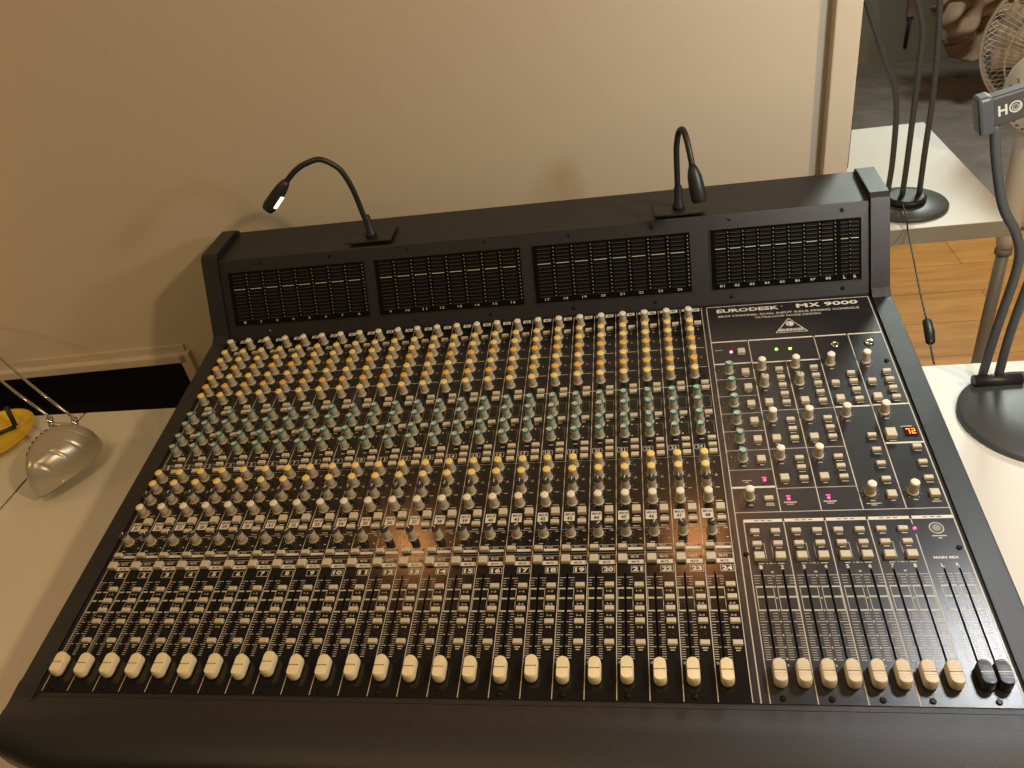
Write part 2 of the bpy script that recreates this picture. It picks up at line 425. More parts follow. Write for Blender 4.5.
for i in range(24):
    b = MB()
    plate(b, 0, 1, 0, 18.92, [(SX - .028, SX + .028, .52, 4.52)], 'strip')
    b.quad(-.014, .014, 0.02, 18.9, Z1, 'print')
    if i == 23: b.quad(.97, .998, 0.02, 18.9, Z1, 'print')
    # input number plate
    b.quad(.52, .89, 18.68, 18.90, Z1, 'white'); text(b, str(i + 25), .60, .81, 18.72, 18.86, Z2, 'ink')
    b.quad(.08, .20, 18.74, 18.90, Z1, 'print')
    for y in (16.08, 14.82): b.quad(.50, .90, y - .012, y + .012, Z1, 'print')
    for y in (17.38, 16.73, 15.46, 9.42): tri(b, .72, y)
    tri(b, .74, 8.78, .07); b.quad(.66, .78, 17.55, 17.58, Z1, 'printdim')
    b.quad(0, .19, 13.64, 13.67, Z1, 'print'); b.quad(.52, .97, 13.64, 13.67, Z1, 'print'); b.quad(.0, .98, 9.69, 9.72, Z1, 'printdim')
    b.quad(0, .2, 9.69, 9.72, Z1, 'print'); b.quad(.56, .89, 9.69, 9.72, Z1, 'print')
    outline(b, .55, .90, 12.36, 13.04, .014, 'printdim'); b.quad(.55, .89, 12.22, 12.24, Z1, 'print')
    b.quad(.60, .76, 11.82, 11.88, Z1, 'print'); b.quad(.75, .90, 11.56, 11.575, Z1, 'printdim'); b.quad(.885, .90, 10.93, 11.57, Z1, 'printdim')
    b.quad(.62, .68, 11.54, 11.60, Z1, 'print'); b.quad(.62, .68, 10.92, 10.98, Z1, 'print')
    b.quad(.27, .45, 10.60, 10.64, Z1, 'print')
    outline(b, .05, .45, 10.08, 10.34); text(b, str(i + 1), .25 - .055 * len(str(i + 1)), .25 + .055 * len(str(i + 1)), 10.12, 10.30, Z2, 'print')
    for xa, xb, y in ((.66, .81, 8.17), (.63, .84, 7.54), (.64, .85, 6.94), (.60, .84, 6.49), (.77, .90, 6.325), (.82, .90, 5.94)): b.quad(xa, xb, y - .018, y + .018, Z1, 'print')
    b.quad(.0, .14, 6.39, 6.415, Z1, 'printdim'); b.quad(.52, .88, 6.39, 6.415, Z1, 'print')
    # white plate of the monitor channel
    b.quad(.07, .47, 6.78, 7.19, Z1, 'white'); text(b, 'MIX-B', .12, .42, 7.03, 7.13, Z2, 'ink'); text(b, str(i + 25), .17, .37, 6.83, 6.98, Z2, 'ink', .03)
    b.quad(.20, .36, 5.78, 5.81, Z1, 'print')
    # channel mode and mute plates
    outline(b, .40, .95, 5.46, 5.70, .015); b.quad(.40, .95, 5.46, 5.57, Z1, 'white'); text(b, 'SOLO', .50, .72, 5.595, 5.67, Z2, 'print', .02)
    b.quad(.83, .90, 5.585, 5.655, Z2, 'leddark')
    outline(b, .39, .97, 4.88, 5.27, .015); b.quad(.39, .97, 4.88, 5.05, Z1, 'white'); text(b, 'MUTE', .50, .78, 5.12, 5.22, Z2, 'print', .03)
    text(b, 'MUTE', .53, .80, 4.92, 5.0, Z2, 'ink'); b.quad(.84, .92, 5.10, 5.18, Z2, 'leddark')
    b.quad(0, .98, 5.36, 5.375, Z1, 'printdim')
    outline(b, .50, .95, 4.54, 4.80); n = str(i + 1); hw = .085 * len(n); text(b, n, .725 - hw, .725 + hw, 4.58, 4.76, Z2, 'white', .04)
    scale(b, SX, .03, .56)
    for y, s_ in ((3.82, '1-2'), (3.33, '3-4'), (2.90, '5-6'), (2.46, '7-8')): text(b, s_, .66, .84, y - .035, y + .035, Z2, 'print', .02)
    b.quad(.79, .83, 2.19, 2.26, Z2, 'leddark')
    b.quad(.66, .86, 1.735, 1.775, Z1, 'print'); b.quad(.69, .82, 1.655, 1.69, Z1, 'print')
    b.lathe([(.055, Z1 * .5), (.05, Z1)], 'printdim', 10, (.10, 1.25))
    for y, nm, k in KROWS: kdots(b, KX, y, k='printdim' if y > 9.6 else 'print')
    st = S(b).build('channel_strip', con, OFF + Vector((i * U, 0, 0)))
    for y, nm, k in KROWS:
        a = random.gauss(0, .12)
        if k == 'teal': a = random.uniform(1.4, 2.3)
        if nm == 'gain_knob': a = random.uniform(-.6, 2.2)
        if k in ('yellow', 'orange'): a = random.gauss(0, .25)
        if nm == 'pan_knob': a = (random.choice([-.75, .75]) + random.gauss(0, .15)) if i > 2 else .7
        if i == 21: a = a * .5
        put(nm, KM[k], KX, y, 0, st, a)
    for y, k, nm in SBUT:
        dy = random.gauss(0, .004)
        put(nm, BM[k], BX if y > 5 or y < 1 else .76, y + dy, -.03 if random.random() < .12 else 0, st)
    put('mode_button', BM['l'], .215, 5.55, 0, st); put('mute_button', BM['b'], .215, 5.07, 0, st)
    put('fader', FM['c'], SX + .03, .88 + (.10 if i == 8 else random.uniform(-.02, .02)) + (.03 if i in (17,) else 0), 0, st)
    if i % 2 == 0: put('screw', scr, .33, .16, 0, st)

# ------------------------------------------------------------------ MASTER SECTION
b = MB()
slots = [24.82 + .687 * k for k in range(8)] + [30.46, 30.92]
plate(b, 24.02, 31.36, 0, 18.92, [(x - .032, x + .032, .50, 4.55) for x in slots], 'panel')
W = 'print'
def ln(x0, x1, y0, y1, k=W, z=Z1): b.quad(x0, x1, y0, y1, z, k)
ln(24.20, 24.235, 0, 18.9); ln(24.20, 31.34, 18.86, 18.9); ln(31.30, 31.34, 0.02, 18.9)
# title
text(b, 'EURODESK', 24.66, 27.42, 18.42, 18.68, Z1, 'white', .03)
b.lathe([(.03, Z1 * .5), (.03, Z1)], 'white', 8, (27.56, 18.62))
for dx in (0, .03, .06): text(b, 'M', 28.18 + dx, 28.62 + dx, 18.42, 18.70, Z1 + dx * .002, 'white', .0); text(b, 'X', 28.72 + dx, 29.14 + dx, 18.42, 18.70, Z1 + dx * .002, 'white', .0)
text(b, '9000', 29.38, 30.82, 18.42, 18.70, Z1, 'white', .03)
text(b, '48/24 CHANNEL DUAL INPUT 8-BUS MIXING CONSOLE', 24.66, 30.80, 18.08, 18.22, Z1, 'print', .02)
text(b, 'ULTRA-LOW NOISE DESIGN', 26.30, 29.12, 17.86, 17.99, Z1, 'print', .02)
# triangle badge with ear-shaped disc
T3 = [(27.02, 16.74), (28.40, 16.74), (27.71, 17.74)]
cx, cy = 27.71, 17.07
for a in range(3):
    p, q = T3[a], T3[(a + 1) % 3]
    ip = (p[0] + (cx - p[0]) * .085, p[1] + (cy - p[1]) * .085); iq = (q[0] + (cx - q[0]) * .085, q[1] + (cy - q[1]) * .085)
    b.face([(*p, Z1), (*q, Z1), (*iq, Z1), (*ip, Z1)], 'white')
b.lathe([(.17, Z1 * .5), (.165, Z1)], 'white', 18, (27.71, 17.33)); ln(27.64, 27.67, 17.2, 17.4, 'panel', Z2); ln(27.67, 27.74, 17.19, 17.22, 'panel', Z2)
text(b, 'BEHRINGER', 27.18, 28.24, 16.82, 17.0, Z1, 'white', .03)
# bars and lines
def bar(x0, x1, y, h=.075): ln(x0, x1, y - h / 2, y + h / 2, 'white')
for xa, xb in ((24.22, 25.74), (25.80, 28.50), (28.60, 29.88), (29.98, 31.30)): bar(xa, xb, 16.36)
bar(24.22, 25.74, 14.90); bar(25.82, 28.52, 14.87); bar(28.60, 29.90, 12.0); bar(29.98, 31.30, 12.02); bar(24.22, 25.76, 8.10, .09); bar(29.98, 31.30, 10.0)
for y in (13.92, 12.90, 11.90, 10.92, 9.92, 8.94): ln(24.22, 25.80, y - .012, y + .012)
for y in (11.98, 9.93, 8.01): ln(25.82, 28.55, y - .013, y + .013)
ln(24.22, 31.32, 6.945, 6.975)
for x, y1 in ((25.80, 16.36), (27.17, 14.9), (28.55, 16.36), (29.95, 16.36)): ln(x - .018, x + .018, 6.96, y1)
# group section
ln(24.46, 24.49, 0, 6.64)
GX = [(24.49, 25.78), (25.86, 27.16), (27.24, 28.54), (28.62, 29.93), (30.01, 31.30)]
for xa, xb in GX:
    ln(xa, xb, 6.52, 6.65, 'white')
    for k in range(3): ln(xa + .35 + k * .22, xa + .49 + k * .22, 6.57, 6.60, 'ink', Z2)
for x in (25.82, 27.20, 28.58): ln(x - .016, x + .016, 0, 6.55)
ln(29.955, 29.985, 0.6, 5.9); ln(29.955, 29.985, 6.3, 6.55)
for k in range(8):
    x = slots[k]
    scale(b, x, x - .275, x + .30, wl=.16)
    text(b, str(k + 1), x - .05, x + .05, 4.60, 4.75, Z1, 'white', .03)
    for y in (5.96, 5.44): ln(x - .09, x + .10, y - .02, y + .02)
    if k % 2 == 0:
        ln(x + .17, x + .23, 5.60, 5.62); ln(x + .22, x + .235, 5.0, 5.62); ln(x + .46, x + .52, 5.60, 5.62); ln(x + .45, x + .465, 5.0, 5.62)
        ln(x - .06, x + .12, 4.80, 4.835); ln(x + .2, x + .24, 4.80, 4.83); ln(x + .29, x + .40, 4.80, 4.835); ln(x + .45, x + .49, 4.80, 4.83); ln(x + .56, x + .78, 4.80, 4.835)
        ln(x + .30, x + .38, 4.45, 4.51)
        for y in (4.33, 3.92, 3.5, 3.06, 2.66, 2.19, 1.785, 1.4, 1.2): ln(x + .325, x + .37, y - .03, y + .03)
for x, (l, r) in zip(slots[8:], ((-.27, .19), (-.19, .27))): scale(b, x, x + l, x + r, wl=.13)
text(b, 'MAIN MIX', 30.26, 31.03, 4.91, 5.01, Z1, 'white', .03); text(b, 'L', 30.41, 30.50, 4.61, 4.74, Z1, 'white', .03); text(b, 'R', 30.85, 30.95, 4.62, 4.75, Z1, 'white', .03)
b.lathe([(.23, Z1 * .5), (.23, Z1)], 'print', 28, (30.67, 6.13)); b.lathe([(.195, Z1), (.195, Z2)], 'panel', 28, (30.67, 6.13))
b.lathe([(.14, Z2), (.14, Z2 + .003)], 'printdim', 20, (30.67, 6.13)); ln(30.45, 30.90, 5.79, 5.83); ln(30.62, 30.74, 5.70, 5.74)
# texts under controls (short printed marks)
def mark(x, y, w=.22, h=.035): ln(x - w / 2, x + w / 2, y - h / 2, y + h / 2)
ln(24.32, 24.66, 15.79, 15.82)
mw = MB
knobs = []
for y in (14.40, 13.43, 12.44, 11.45, 10.45, 9.48): knobs.append((24.78, y, 'teal', 'auxiliary_master_knob'))
for x, y in ((26.13, 14.52), (27.49, 14.54), (28.89, 14.58), (30.29, 14.60), (26.14, 11.52), (27.50, 11.52), (28.90, 11.58), (30.31, 11.62), (26.14, 9.53), (27.51, 9.53), (24.80, 7.63), (28.93, 7.69), (30.33, 7.69)):
    knobs.append((x, y, 'white', 'master_level_knob'))
for x in (26.11, 27.49): knobs.append((x, 13.50, 'grey', 'balance_knob'))
for x, y, k, nm in knobs:
    kdots(b, x, y, .275); mark(x + .02, y - .35, .16); 
    if k == 'teal': ln(x - .42, x - .38, y + .1, y + .15)
leds = []
btn = []
for y in (14.27, 13.33, 12.35, 11.39, 10.40, 9.38): btn.append((25.44, y, 'b'))
for x0 in (26.81, 28.19):
    for y in (14.35, 13.85, 13.38, 12.87, 12.38, 11.40, 10.90, 10.42, 9.40, 8.94, 8.43): btn.append((x0, y, 's'))
for x0 in (26.14, 27.52):
    for y in (12.40, 10.41, 8.44): btn.append((x0, y, 'b'))
for x0 in (29.56, 30.93):
    for y in (13.88, 13.40, 12.90, 12.38): btn.append((x0, y, 's'))
for x0 in (28.86, 30.25): btn.append((x0, 13.35, 'm')); btn.append((x0, 12.42, 'b'))
for y in (10.40, 9.67, 9.00, 8.27): btn.append((29.58, y, 's'))
for y in (9.76, 9.00, 8.26): btn.append((30.99, y, 's'))
btn += [(29.60, 7.55, 'b'), (30.99, 7.55, 'b'), (30.25, 10.40, 'x'), (25.46, 7.53, 's'), (25.42, 15.58, 'b')]
for x, y, k in btn:
    d = {'s': .17, 'b': .22, 'm': .18, 'x': .29}[k]
    if y < 15: mark(x + .02, y - d, .24 if k != 'b' else .16)
mark(24.80, 8.42, .34); mark(24.80, 8.34, .14); mark(25.48, 7.25, .30); mark(25.48, 7.31, .30)
for x in (26.18, 27.53): mark(x, 7.37, .44, .05); mark(x, 7.28, .24)
mark(28.95, 7.22, .5); mark(28.95, 7.15, .2); mark(30.99, 7.24, .3)
def led(x, y, s, k): leds.append((x, y, s, k))
led(25.01, 15.66, .05, 'pinkhot'); led(26.90, 15.66, .055, 'green'); led(27.46, 15.65, .055, 'green')
for x, y in ((25.44, 8.42), (26.15, 7.52), (27.51, 7.52), (29.99, 6.13)): led(x, y, .05, 'pink')
for x, y in ((25.44, 8.54), (26.15, 7.65), (27.51, 7.65)): ln(x - .07, x + .07, y - .02, y + .02, 'pink')
ms = S(b).build('master_section', con, OFF)
for x, y, k, nm in knobs: put(nm, KM[k], x, y, 0, ms, random.uniform(-.5, .5) if k != 'teal' else random.uniform(1.2, 2))
for x, y, k in btn: put('button', BM[k], x, y, 0, ms)
for k in range(8):
    x = slots[k]
    put('group_button', BM['s'], x - .03, 6.10, 0, ms); put('group_button', BM['s'], x - .02, 5.58, 0, ms); put('group_solo_button', BM['g'], x - .01, 5.05, 0, ms)
    put('group_fader', FM['m'], x + .03, .86, 0, ms)
for x in slots[8:]:
    o = put('main_fader', FM['d'], x + .02, .86, 0, ms); o['label'] = 'dark grey fader cap'
for k, g in enumerate(leds):
    c = MB(); c.lathe([(g[2] * 1.15, 0), (g[2], .03), (g[2] * .5, .05)], g[3], 12); S(c)
    put('indicator_light', c.mesh('led'), g[0], g[1], 0, ms)
# lamp sockets
for x in (29.30, 30.68):
    c = MB(); c.lathe([(.19, 0), (.19, .05), (.15, .07), (.11, .07), (.11, .01)], 'chrome', 24); S(c); put('socket', c.mesh('socket'), x, 15.73, 0, ms)
# red two-digit display
c = MB(); c.box(-.24, .22, -.22, .20, 0, .03, 'redwin')
def seg7(ch, ox):
    on = {'2': 'abged', '7': 'abc', 'P': 'abefg'}[ch]; w, h, t = .13, .13, .028
    R_ = {'a': (0, w, 2 * h - t, 2 * h), 'g': (0, w, h - t / 2, h + t / 2), 'd': (0, w, 0, t), 'b': (w - t, w, h, 2 * h), 'c': (w - t, w, 0, h), 'e': (0, t, 0, h), 'f': (0, t, h, 2 * h)}
    for s_ in on: x0, x1, y0, y1 = R_[s_]; c.quad(ox + x0, ox + x1, y0 - .14, y1 - .14, .034, 'red7')
seg7('2', .02)
seg7('7', -.17)
for s_ in (): pass
c.quad(-.30, .10, .25, .29, .006, 'print'); S(c); put('digit_display', c.mesh('display'), 31.0, 10.55, 0, ms)
for x in (24.86, 26.22, 27.60, 28.93, 30.65): put('screw', scr, x, .16, 0, ms)
put('screw', scr, 31.14, 5.33, 0, ms); put('screw', scr, 24.40, 5.2, 0, ms); put('screw', scr, 31.1, 14.55, 0, ms)
for x in (4, 28):
    for yy in (.02, .66):
        c = MB(); c.lathe([(.015, 0), (.014, .014)], 'rubber', 16)
        R3 = Matrix.Rotation(-TILT, 3, 'X')
        link('rubber_foot', c.mesh('foot'), con, R3 @ (Vector((x * U, yy, DZ)) - base), (-TILT, 0, 0))

# ------------------------------------------------------------------ smooth paths
def smooth_path(pts, n=8):
    P = [Vector(p) for p in pts]; out = []
    Q = [P[0] * 2 - P[1]] + P + [P[-1] * 2 - P[-2]]
    for i in range(1, len(Q) - 2):
        for k in range(n):
            t = k / n; a, b_, c, d = Q[i - 1], Q[i], Q[i + 1], Q[i + 2]
            out.append(.5 * ((2 * b_) + (-a + c) * t + (2 * a - 5 * b_ + 4 * c - d) * t * t + (-a + 3 * b_ - 3 * c + d) * t ** 3))
    out.append(P[-1]); return out

# gooseneck lamps standing on the meter bridge
def gooseneck(base_p, path, head_to, label, hr):
    bx, by, bz_ = base_p
    t = thing('gooseneck_lamp', label, 'lamp', base_p, (0, 0, 0), 'gooseneck lamps on the meter bridge')
    c = MB(); c.box(-.036, .036, -.020, .034, 0, .0025, 'rubber'); c.build('mounting_plate', t)
    c = MB(); c.lathe([(.009, .002), (.009, .008), (.0065, .012), (.0062, .034), (.0052, .037)], 'rubber', 20); c.build('connector', t)
    pts = smooth_path([Vector(p) - Vector(base_p) for p in path])
    c = MB(); c.tube(pts, .0042, 'rubber', 12); c.build('flexible_neck', t)
    e = pts[-1]; d = (Vector(head_to) - Vector(base_p)) - e; L = d.length; d.normalize()
    c = MB()
    prof = [(0, .0045), (.12, .0072), (.3, hr * .9), (.55, hr), (.9, hr * 1.02), (1.0, hr * .85)]
    c.tube([e + d * L * s_ for s_, r in prof], [r for s_, r in prof], 'rubber', 18); hd = c.build('lamp_head', t)
    return t, e, d, L, hd
g1 = gooseneck((.253, .676, .1958), [(.2525, .675, .216), (.2505, .674, .232), (.2475, .670, .274), (.242, .666, .3027), (.234, .662, .32), (.2153, .656, .3351), (.1947, .650, .3335), (.1781, .646, .3269), (.1609, .642, .3141)],
               (.1195, .632, .276), 'bent black gooseneck lamp arching left from the meter bridge', .0100)
g2 = gooseneck((.731, .670, .1958), [(.7308, .669, .2183), (.7303, .667, .2371), (.73, .664, .2666), (.7303, .660, .294), (.7333, .652, .3165), (.7381, .642, .3235), (.7418, .630, .3165), (.7453, .620, .2998), (.7479, .614, .2837)],
               (.7563, .600, .236), 'black gooseneck lamp folded back on itself, before the right part of the wall', .0105)
# small bright window of the left head
c = MB(); e, d, L = g1[1], g1[2], g1[3]; side = Vector((.8, -.45, -.35)); side = (side - d * side.dot(d)).normalized(); fw = side.cross(d)
q = [e + d * L * a + side * .0093 + fw * w_ for a, w_ in ((.42, -.0032), (.42, .0032), (.80, .0032), (.80, -.0032))]
nq = [p + side * .0012 for p in q]
c.rings([q, nq], 'lampglass', smooth=False); o = c.build('lamp_window', g1[4], recalc=True)

# ------------------------------------------------------------------ DESKS AND ROOM
def desk(name, label, x0, x1, y0, y1, th_, legs, edge='deskedge', loc_b=None):
    t = thing(name, label, 'desk', ((x0 + x1) / 2, (y0 + y1) / 2, -.84)); c_ = Vector(t.location)
    m = MB(); m.box(x0, x1, y0, y1, DZ - th_, DZ, edge, 'desk'); m.v = [tuple(Vector(p) - c_) for p in m.v]; m.build('tabletop', t, bevel=.0015)
    for lx, ly in legs:
        m = MB(); m.box(lx - .025, lx + .025, ly - .025, ly + .025, -.84, DZ - th_, 'metalgrey'); m.v = [tuple(Vector(p) - c_) for p in m.v]; m.build('leg', t, bevel=.003)
    return t
desk('desk', 'white desk carrying the mixing console', -.403, 1.75, -.10, .652, .03, [(-.30, .0), (-.30, .58), (1.65, 0), (1.65, .58)])
desk('desk', 'white desk on the left edge, joined by a seam, under the yellow dish', -1.3, -.407, -.10, .652, .03, [(-1.2, .0), (-1.2, .58), (-.5, .58), (-.5, 0)])
desk('desk', 'white table behind the right end of the console with a grey front edge', .80, 1.412, 1.13, 1.735, .036, [(.84, 1.2), (.95, 1.2), (.84, 1.68), (.95, 1.68)])

m = MB(); m.box(-3, 4.5, -2.5, 5.1, -.86, -.84, 'wood'); struct(m.build('floor'))
m = MB(); m.box(.6, 4.2, 2.50, 4.86, -.84, -.825, 'rug'); tag(m.build('rug'), 'dark brown rug on the wooden floor behind the white table', 'rug')
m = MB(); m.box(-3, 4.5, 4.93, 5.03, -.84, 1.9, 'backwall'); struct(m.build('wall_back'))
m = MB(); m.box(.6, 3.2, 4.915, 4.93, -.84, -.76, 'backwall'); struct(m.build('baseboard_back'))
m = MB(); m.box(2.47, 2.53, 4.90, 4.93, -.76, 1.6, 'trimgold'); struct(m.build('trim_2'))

# framed partition wall, slightly turned
WA = math.atan(.055)
def wbox(m, x0, x1, y0, y1, z0, z1, k='walls'):   # local: x along wall, y depth
    m.box(x0, x1, y0, y1, z0, z1, k)
wx0 = -1.6; WH = 1.05
m = MB(); wbox(m, wx0, .998, 0, .03, -.062, WH); wbox(m, -.236, .998, 0, .03, -.84, -.062)
wo = struct(m.build('wall_front', None, (0, .780, 0), (0, 0, WA), .001))
m = MB(); wbox(m, .962, .999, -.022, 0.03, -.40, WH); struct(m.build('trim_1', None, (0, .780, 0), (0, 0, WA), .002))
m = MB()
prof = [(0, -.030), (-.006, -.030), (-.006, -.046), (-.014, -.050), (-.014, -.066), (0.03, -.066), (.03, -.03)]
m.prism(prof, wx0, -.222, 'walls'); m.prism([(0, -.84), (-.014, -.84), (-.014, -.045), (0, -.045)], -.236, -.214, 'walls')
struct(m.build('baseboard_front', None, (0, .780, 0), (0, 0, WA), .001, True))
# black sheet behind the opening, its colour gives the gap its shade
m = MB(); m.box(-1.6, -.20, .90, .92, -.84, .0, 'void'); struct(m.build('gap_shade_sheet'))
# black hinge strip on the outer edge
m = MB(); m.box(-.004, .004, -.004, .010, 0, .085, 'rubber'); tag(m.build('edge_clip', None, (1.0015, .842, .165)), 'short black strip on the outer edge of the wall panel above the console end', 'clip')

# ------------------------------------------------------------------ silver desk lamp (left)
t = thing('desk_lamp', 'silver ribbed desk lamp with its head bowed down over the left of the desk', 'lamp', (-.33, .47, DZ))
# teardrop dome lying with its opening on the desk
RD = Matrix(((.9962, .0838, -.0238), (-.0857, .9915, -.0977), (.0155, .0994, .9949)))
DC = Vector((-.32, .4709, -.0767))
DA, DB, DH = .0488, .0706, .058
def dpt(ph, a, k=1.0):
    r = math.cos(ph) ** .5385; x = DA * r * math.cos(a); y = DB * r * math.sin(a); x *= 1 + .4521 * y / DB
    z = DH * math.sin(ph)
    if x > .006 and .1 < ph < 1.35:
        w_ = math.sin((y - .25 * x) / DB * 9.5); z -= .0030 * math.exp(-(w_ / .22) ** 2) * min(1, (x - .006) / .012) * min(1, (1.35 - ph) / .3)
    return Vector((x * k, y * k, z * k))
m = MB(); rows = [[dpt((PI / 2) * j / 48, 2 * PI * k / 180) for k in range(180)] for j in range(48)]
rows.append([Vector((.0004 * math.cos(2 * PI * k / 180), .0004 * math.sin(2 * PI * k / 180), DH)) for k in range(180)])
m.rings([[p * .95 for p in r] for r in rows[::-1]] + rows, 'silver')
R4 = RD.to_euler()
hd = m.build('lamp_head', t, DC - Vector(t.location), R4)
def dnorm(ph, a):
    p = dpt(ph, a); u = dpt(ph + .03, a) - p; v = dpt(ph, a + .03) - p; n = v.cross(u).normalized()
    if n.dot(p) < 0: n = -n
    return p, n, u.normalized(), v.normalized()
m = MB()
for k in range(6):
    a = math.radians(200 - k * 13); ph = math.radians(46 + k * 3)
    p, n, u, v = dnorm(ph, a)
    q0 = [p + u * s1 * .0085 + v * s2 * .0017 + n * .0003 for s1, s2 in ((-1, -1), (1, -1), (1, 1), (-1, 1))]
    m.rings([q0, [x_ + n * .0009 for x_ in q0]], 'rubber', smooth=False)
m.build('vent', hd, recalc=True)
p, n, u, v = dnorm(math.radians(24), math.radians(208)); m = MB()
for h0, h1, w_, l_, kk in ((-.001, .0015, .0085, .0115, 'rubber'), (.0015, .003, .003, .005, 'bar')):
    q0 = [p + u * s1 * l_ + v * s2 * w_ + n * h0 for s1, s2 in ((-1, -1), (1, -1), (1, 1), (-1, 1))]
    m.rings([q0, [x_ + n * (h1 - h0) for x_ in q0]], kk, smooth=False)
m.build('switch', hd, recalc=True)
# two thin chrome rods and the hinge
m = MB(); m.tube([(-.3431, .520, -.0088), (-.4323, .57, .0091), (-.4832, .60, .0217), (-.56, .645, .040), (-.80, .600, .135)], .0024, 'chrome', 10)
m.v = [tuple(Vector(p) - Vector(t.location)) for p in m.v]; m.build('arm_rod', t)
m = MB(); m.tube([(-.3023, .524, -.019), (-.3853, .57, .0081), (-.4185, .59, .0177), (-.4877, .63, .0505), (-.55, .665, .08), (-.79, .635, .185)], .0024, 'chrome', 10)
m.v = [tuple(Vector(p) - Vector(t.location)) for p in m.v]; m.build('arm_rod', t)
m = MB(); m.tube([(-.347, .516, -.022), (-.300, .520, -.030)], .0045, 'silver', 12); m.tube([(-.347, .523, -.010), (-.343, .512, -.024)], .005, 'chrome', 10); m.tube([(-.306, .527, -.018), (-.300, .514, -.032)], .005, 'chrome', 10)
m.v = [tuple(Vector(p) - Vector(t.location)) for p in m.v]; m.build('hinge', t)
TL = Vector(t.location)
m = MB(); m.lathe([(.075, 0), (.075, .010), (.068, .018), (.02, .022)], 'silver', 40); m.build('lamp_base', t, Vector((-.82, .50, DZ)) - TL)
m = MB(); m.tube([Vector(p) - TL for p in ((-.82, .50, -.08), (-.80, .600, .135), (-.79, .635, .185))], .005, 'silver', 12); m.build('stand', t)
# yellow dish
t = thing('dish', 'yellow round plastic dish beside the silver desk lamp', 'dish', (-.555, .575, DZ))
m = MB(); m.lathe([(.060, 0), (.070, .004), (.079, .014), (.082, .016), (.079, .012), (.066, .006), (.03, .005)], 'yellow', 40); m.build('bowl', t)
m = MB(); m.tube([(.035, .03, .012), (.032, .036, .03), (.030, .040, .05)], .0045, 'rubber', 10); m.tube([(.035, .03, .011), (.0, .0, .011)], .004, 'rubber', 8); m.build('holder', t)

# ------------------------------------------------------------------ black lamps on the right
def lampbase(t, r, h=.010):
    m = MB(); m.lathe([(r, 0), (r, h * .6), (r * .96, h), (r * .35, h * 1.3), (.02, h * 1.4)], 'blacklamp', 56); return m.build('lamp_base', t)
L1 = Vector((1.232, 1.238, DZ))
t = thing('desk_lamp', 'black three rod desk lamp on the white table behind the console', 'lamp', L1)
lampbase(t, .084)
m = MB(); m.lathe([(.040, .012), (.040, .022), (.034, .026)], 'rubber', 28); m.build('hub', t)
for pth in ([(1.193, 1.24, -.08), (1.195, 1.24, .011), (1.186, 1.24, .135), (1.155, 1.24, .215), (1.113, 1.24, .318), (1.07, 1.24, .43)],
            [(1.224, 1.24, -.08), (1.224, 1.24, .011), (1.221, 1.24, .187), (1.218, 1.24, .26), (1.201, 1.24, .313), (1.17, 1.24, .40)],
            [(1.258, 1.24, -.08), (1.256, 1.24, .012), (1.255, 1.24, .123), (1.249, 1.24, .233), (1.241, 1.24, .308), (1.23, 1.24, .42)]):
    m = MB(); m.tube([Vector(p) - L1 for p in smooth_path(pth, 5)], .0058, 'blacklamp', 12); m.build('arm_rod', t)
m = MB(); m.tube([Vector(p) - L1 for p in smooth_path([(1.215, 1.20, -.078), (1.207, 1.14, -.083), (1.205, 1.117, -.098), (1.195, 1.05, -.106), (1.168, .9, -.110), (1.152, .80, -.114)], 6)], .0016, 'rubber', 8)
m.tube([Vector(p) - L1 for p in smooth_path([(1.140, .74, -.118), (1.131, .70, -.114), (1.122, .664, -.106)], 6)], .0016, 'rubber', 8)
cd = m.build('power_cord', t)
m = MB(); pts = [Vector(p) - L1 for p in ((1.1535, .806, -.114), (1.152, .80, -.114), (1.147, .768, -.116), (1.142, .745, -.118), (1.1405, .738, -.118))]
m.tube(pts, [.003, .0075, .0085, .0075, .003], 'rubber', 14); m.build('inline_switch', cd)

L2 = Vector((1.215, .510, DZ))
t = thing('desk_lamp', 'black desk lamp with a broad round base on the desk right of the console', 'lamp', L2)
lampbase(t, .105)
for pth in ([(1.165, .595, -.088), (1.171, .598, .0), (1.179, .600, .100), (1.168, .6, .146), (1.143, .6, .19), (1.123, .6, .254), (1.112, .6, .303)],
            [(1.186, .592, -.088), (1.190, .596, .0), (1.203, .600, .100), (1.22, .60, .15), (1.24, .60, .20), (1.248, .60, .335)]):
    m = MB(); m.tube([Vector(p) - L2 for p in smooth_path(pth, 6)], .0062, 'blacklamp', 12); m.build('arm_rod', t)
m = MB(); m.tube([Vector((1.150, .585, -.086)) - L2, Vector((1.215, .585, -.086)) - L2], .010, 'rubber', 14); m.build('hub', t)
# grey bar with white lettering on top of the rods
m = MB(); m.box(0, .16, -.010, .010, -.019, .019, 'bar'); bm_ = m.build('crossbar', t, Vector((1.101, .6, .318)) - L2, (0, math.radians(-13), 0), .003)
m = MB()
vs = MB(); text(vs, 'H', .0085, .0185, -.0065, .0065, 0, 'print', .03); text(vs, 'T', .0365, .0475, -.0065, .0065, 0, 'print', .03)
r0 = []
for k in range(25):
    a = 2 * PI * k / 24; r0.append((.0275 + .0072 * math.cos(a), .0072 * math.sin(a), 0))
for k in range(24):
    p, q = r0[k], r0[k + 1]; c0 = (.0275, 0, 0)
    ip = (c0[0] + (p[0] - c0[0]) * .78, p[1] * .78, 0); iq = (c0[0] + (q[0] - c0[0]) * .78, q[1] * .78, 0)
    vs.face([p, q, iq, ip], 'print')
sp = [(.0275 + (.0009 + .0034 * k / 26) * math.cos(k * .5), (.0009 + .0034 * k / 26) * math.sin(k * .5), 0) for k in range(27)]
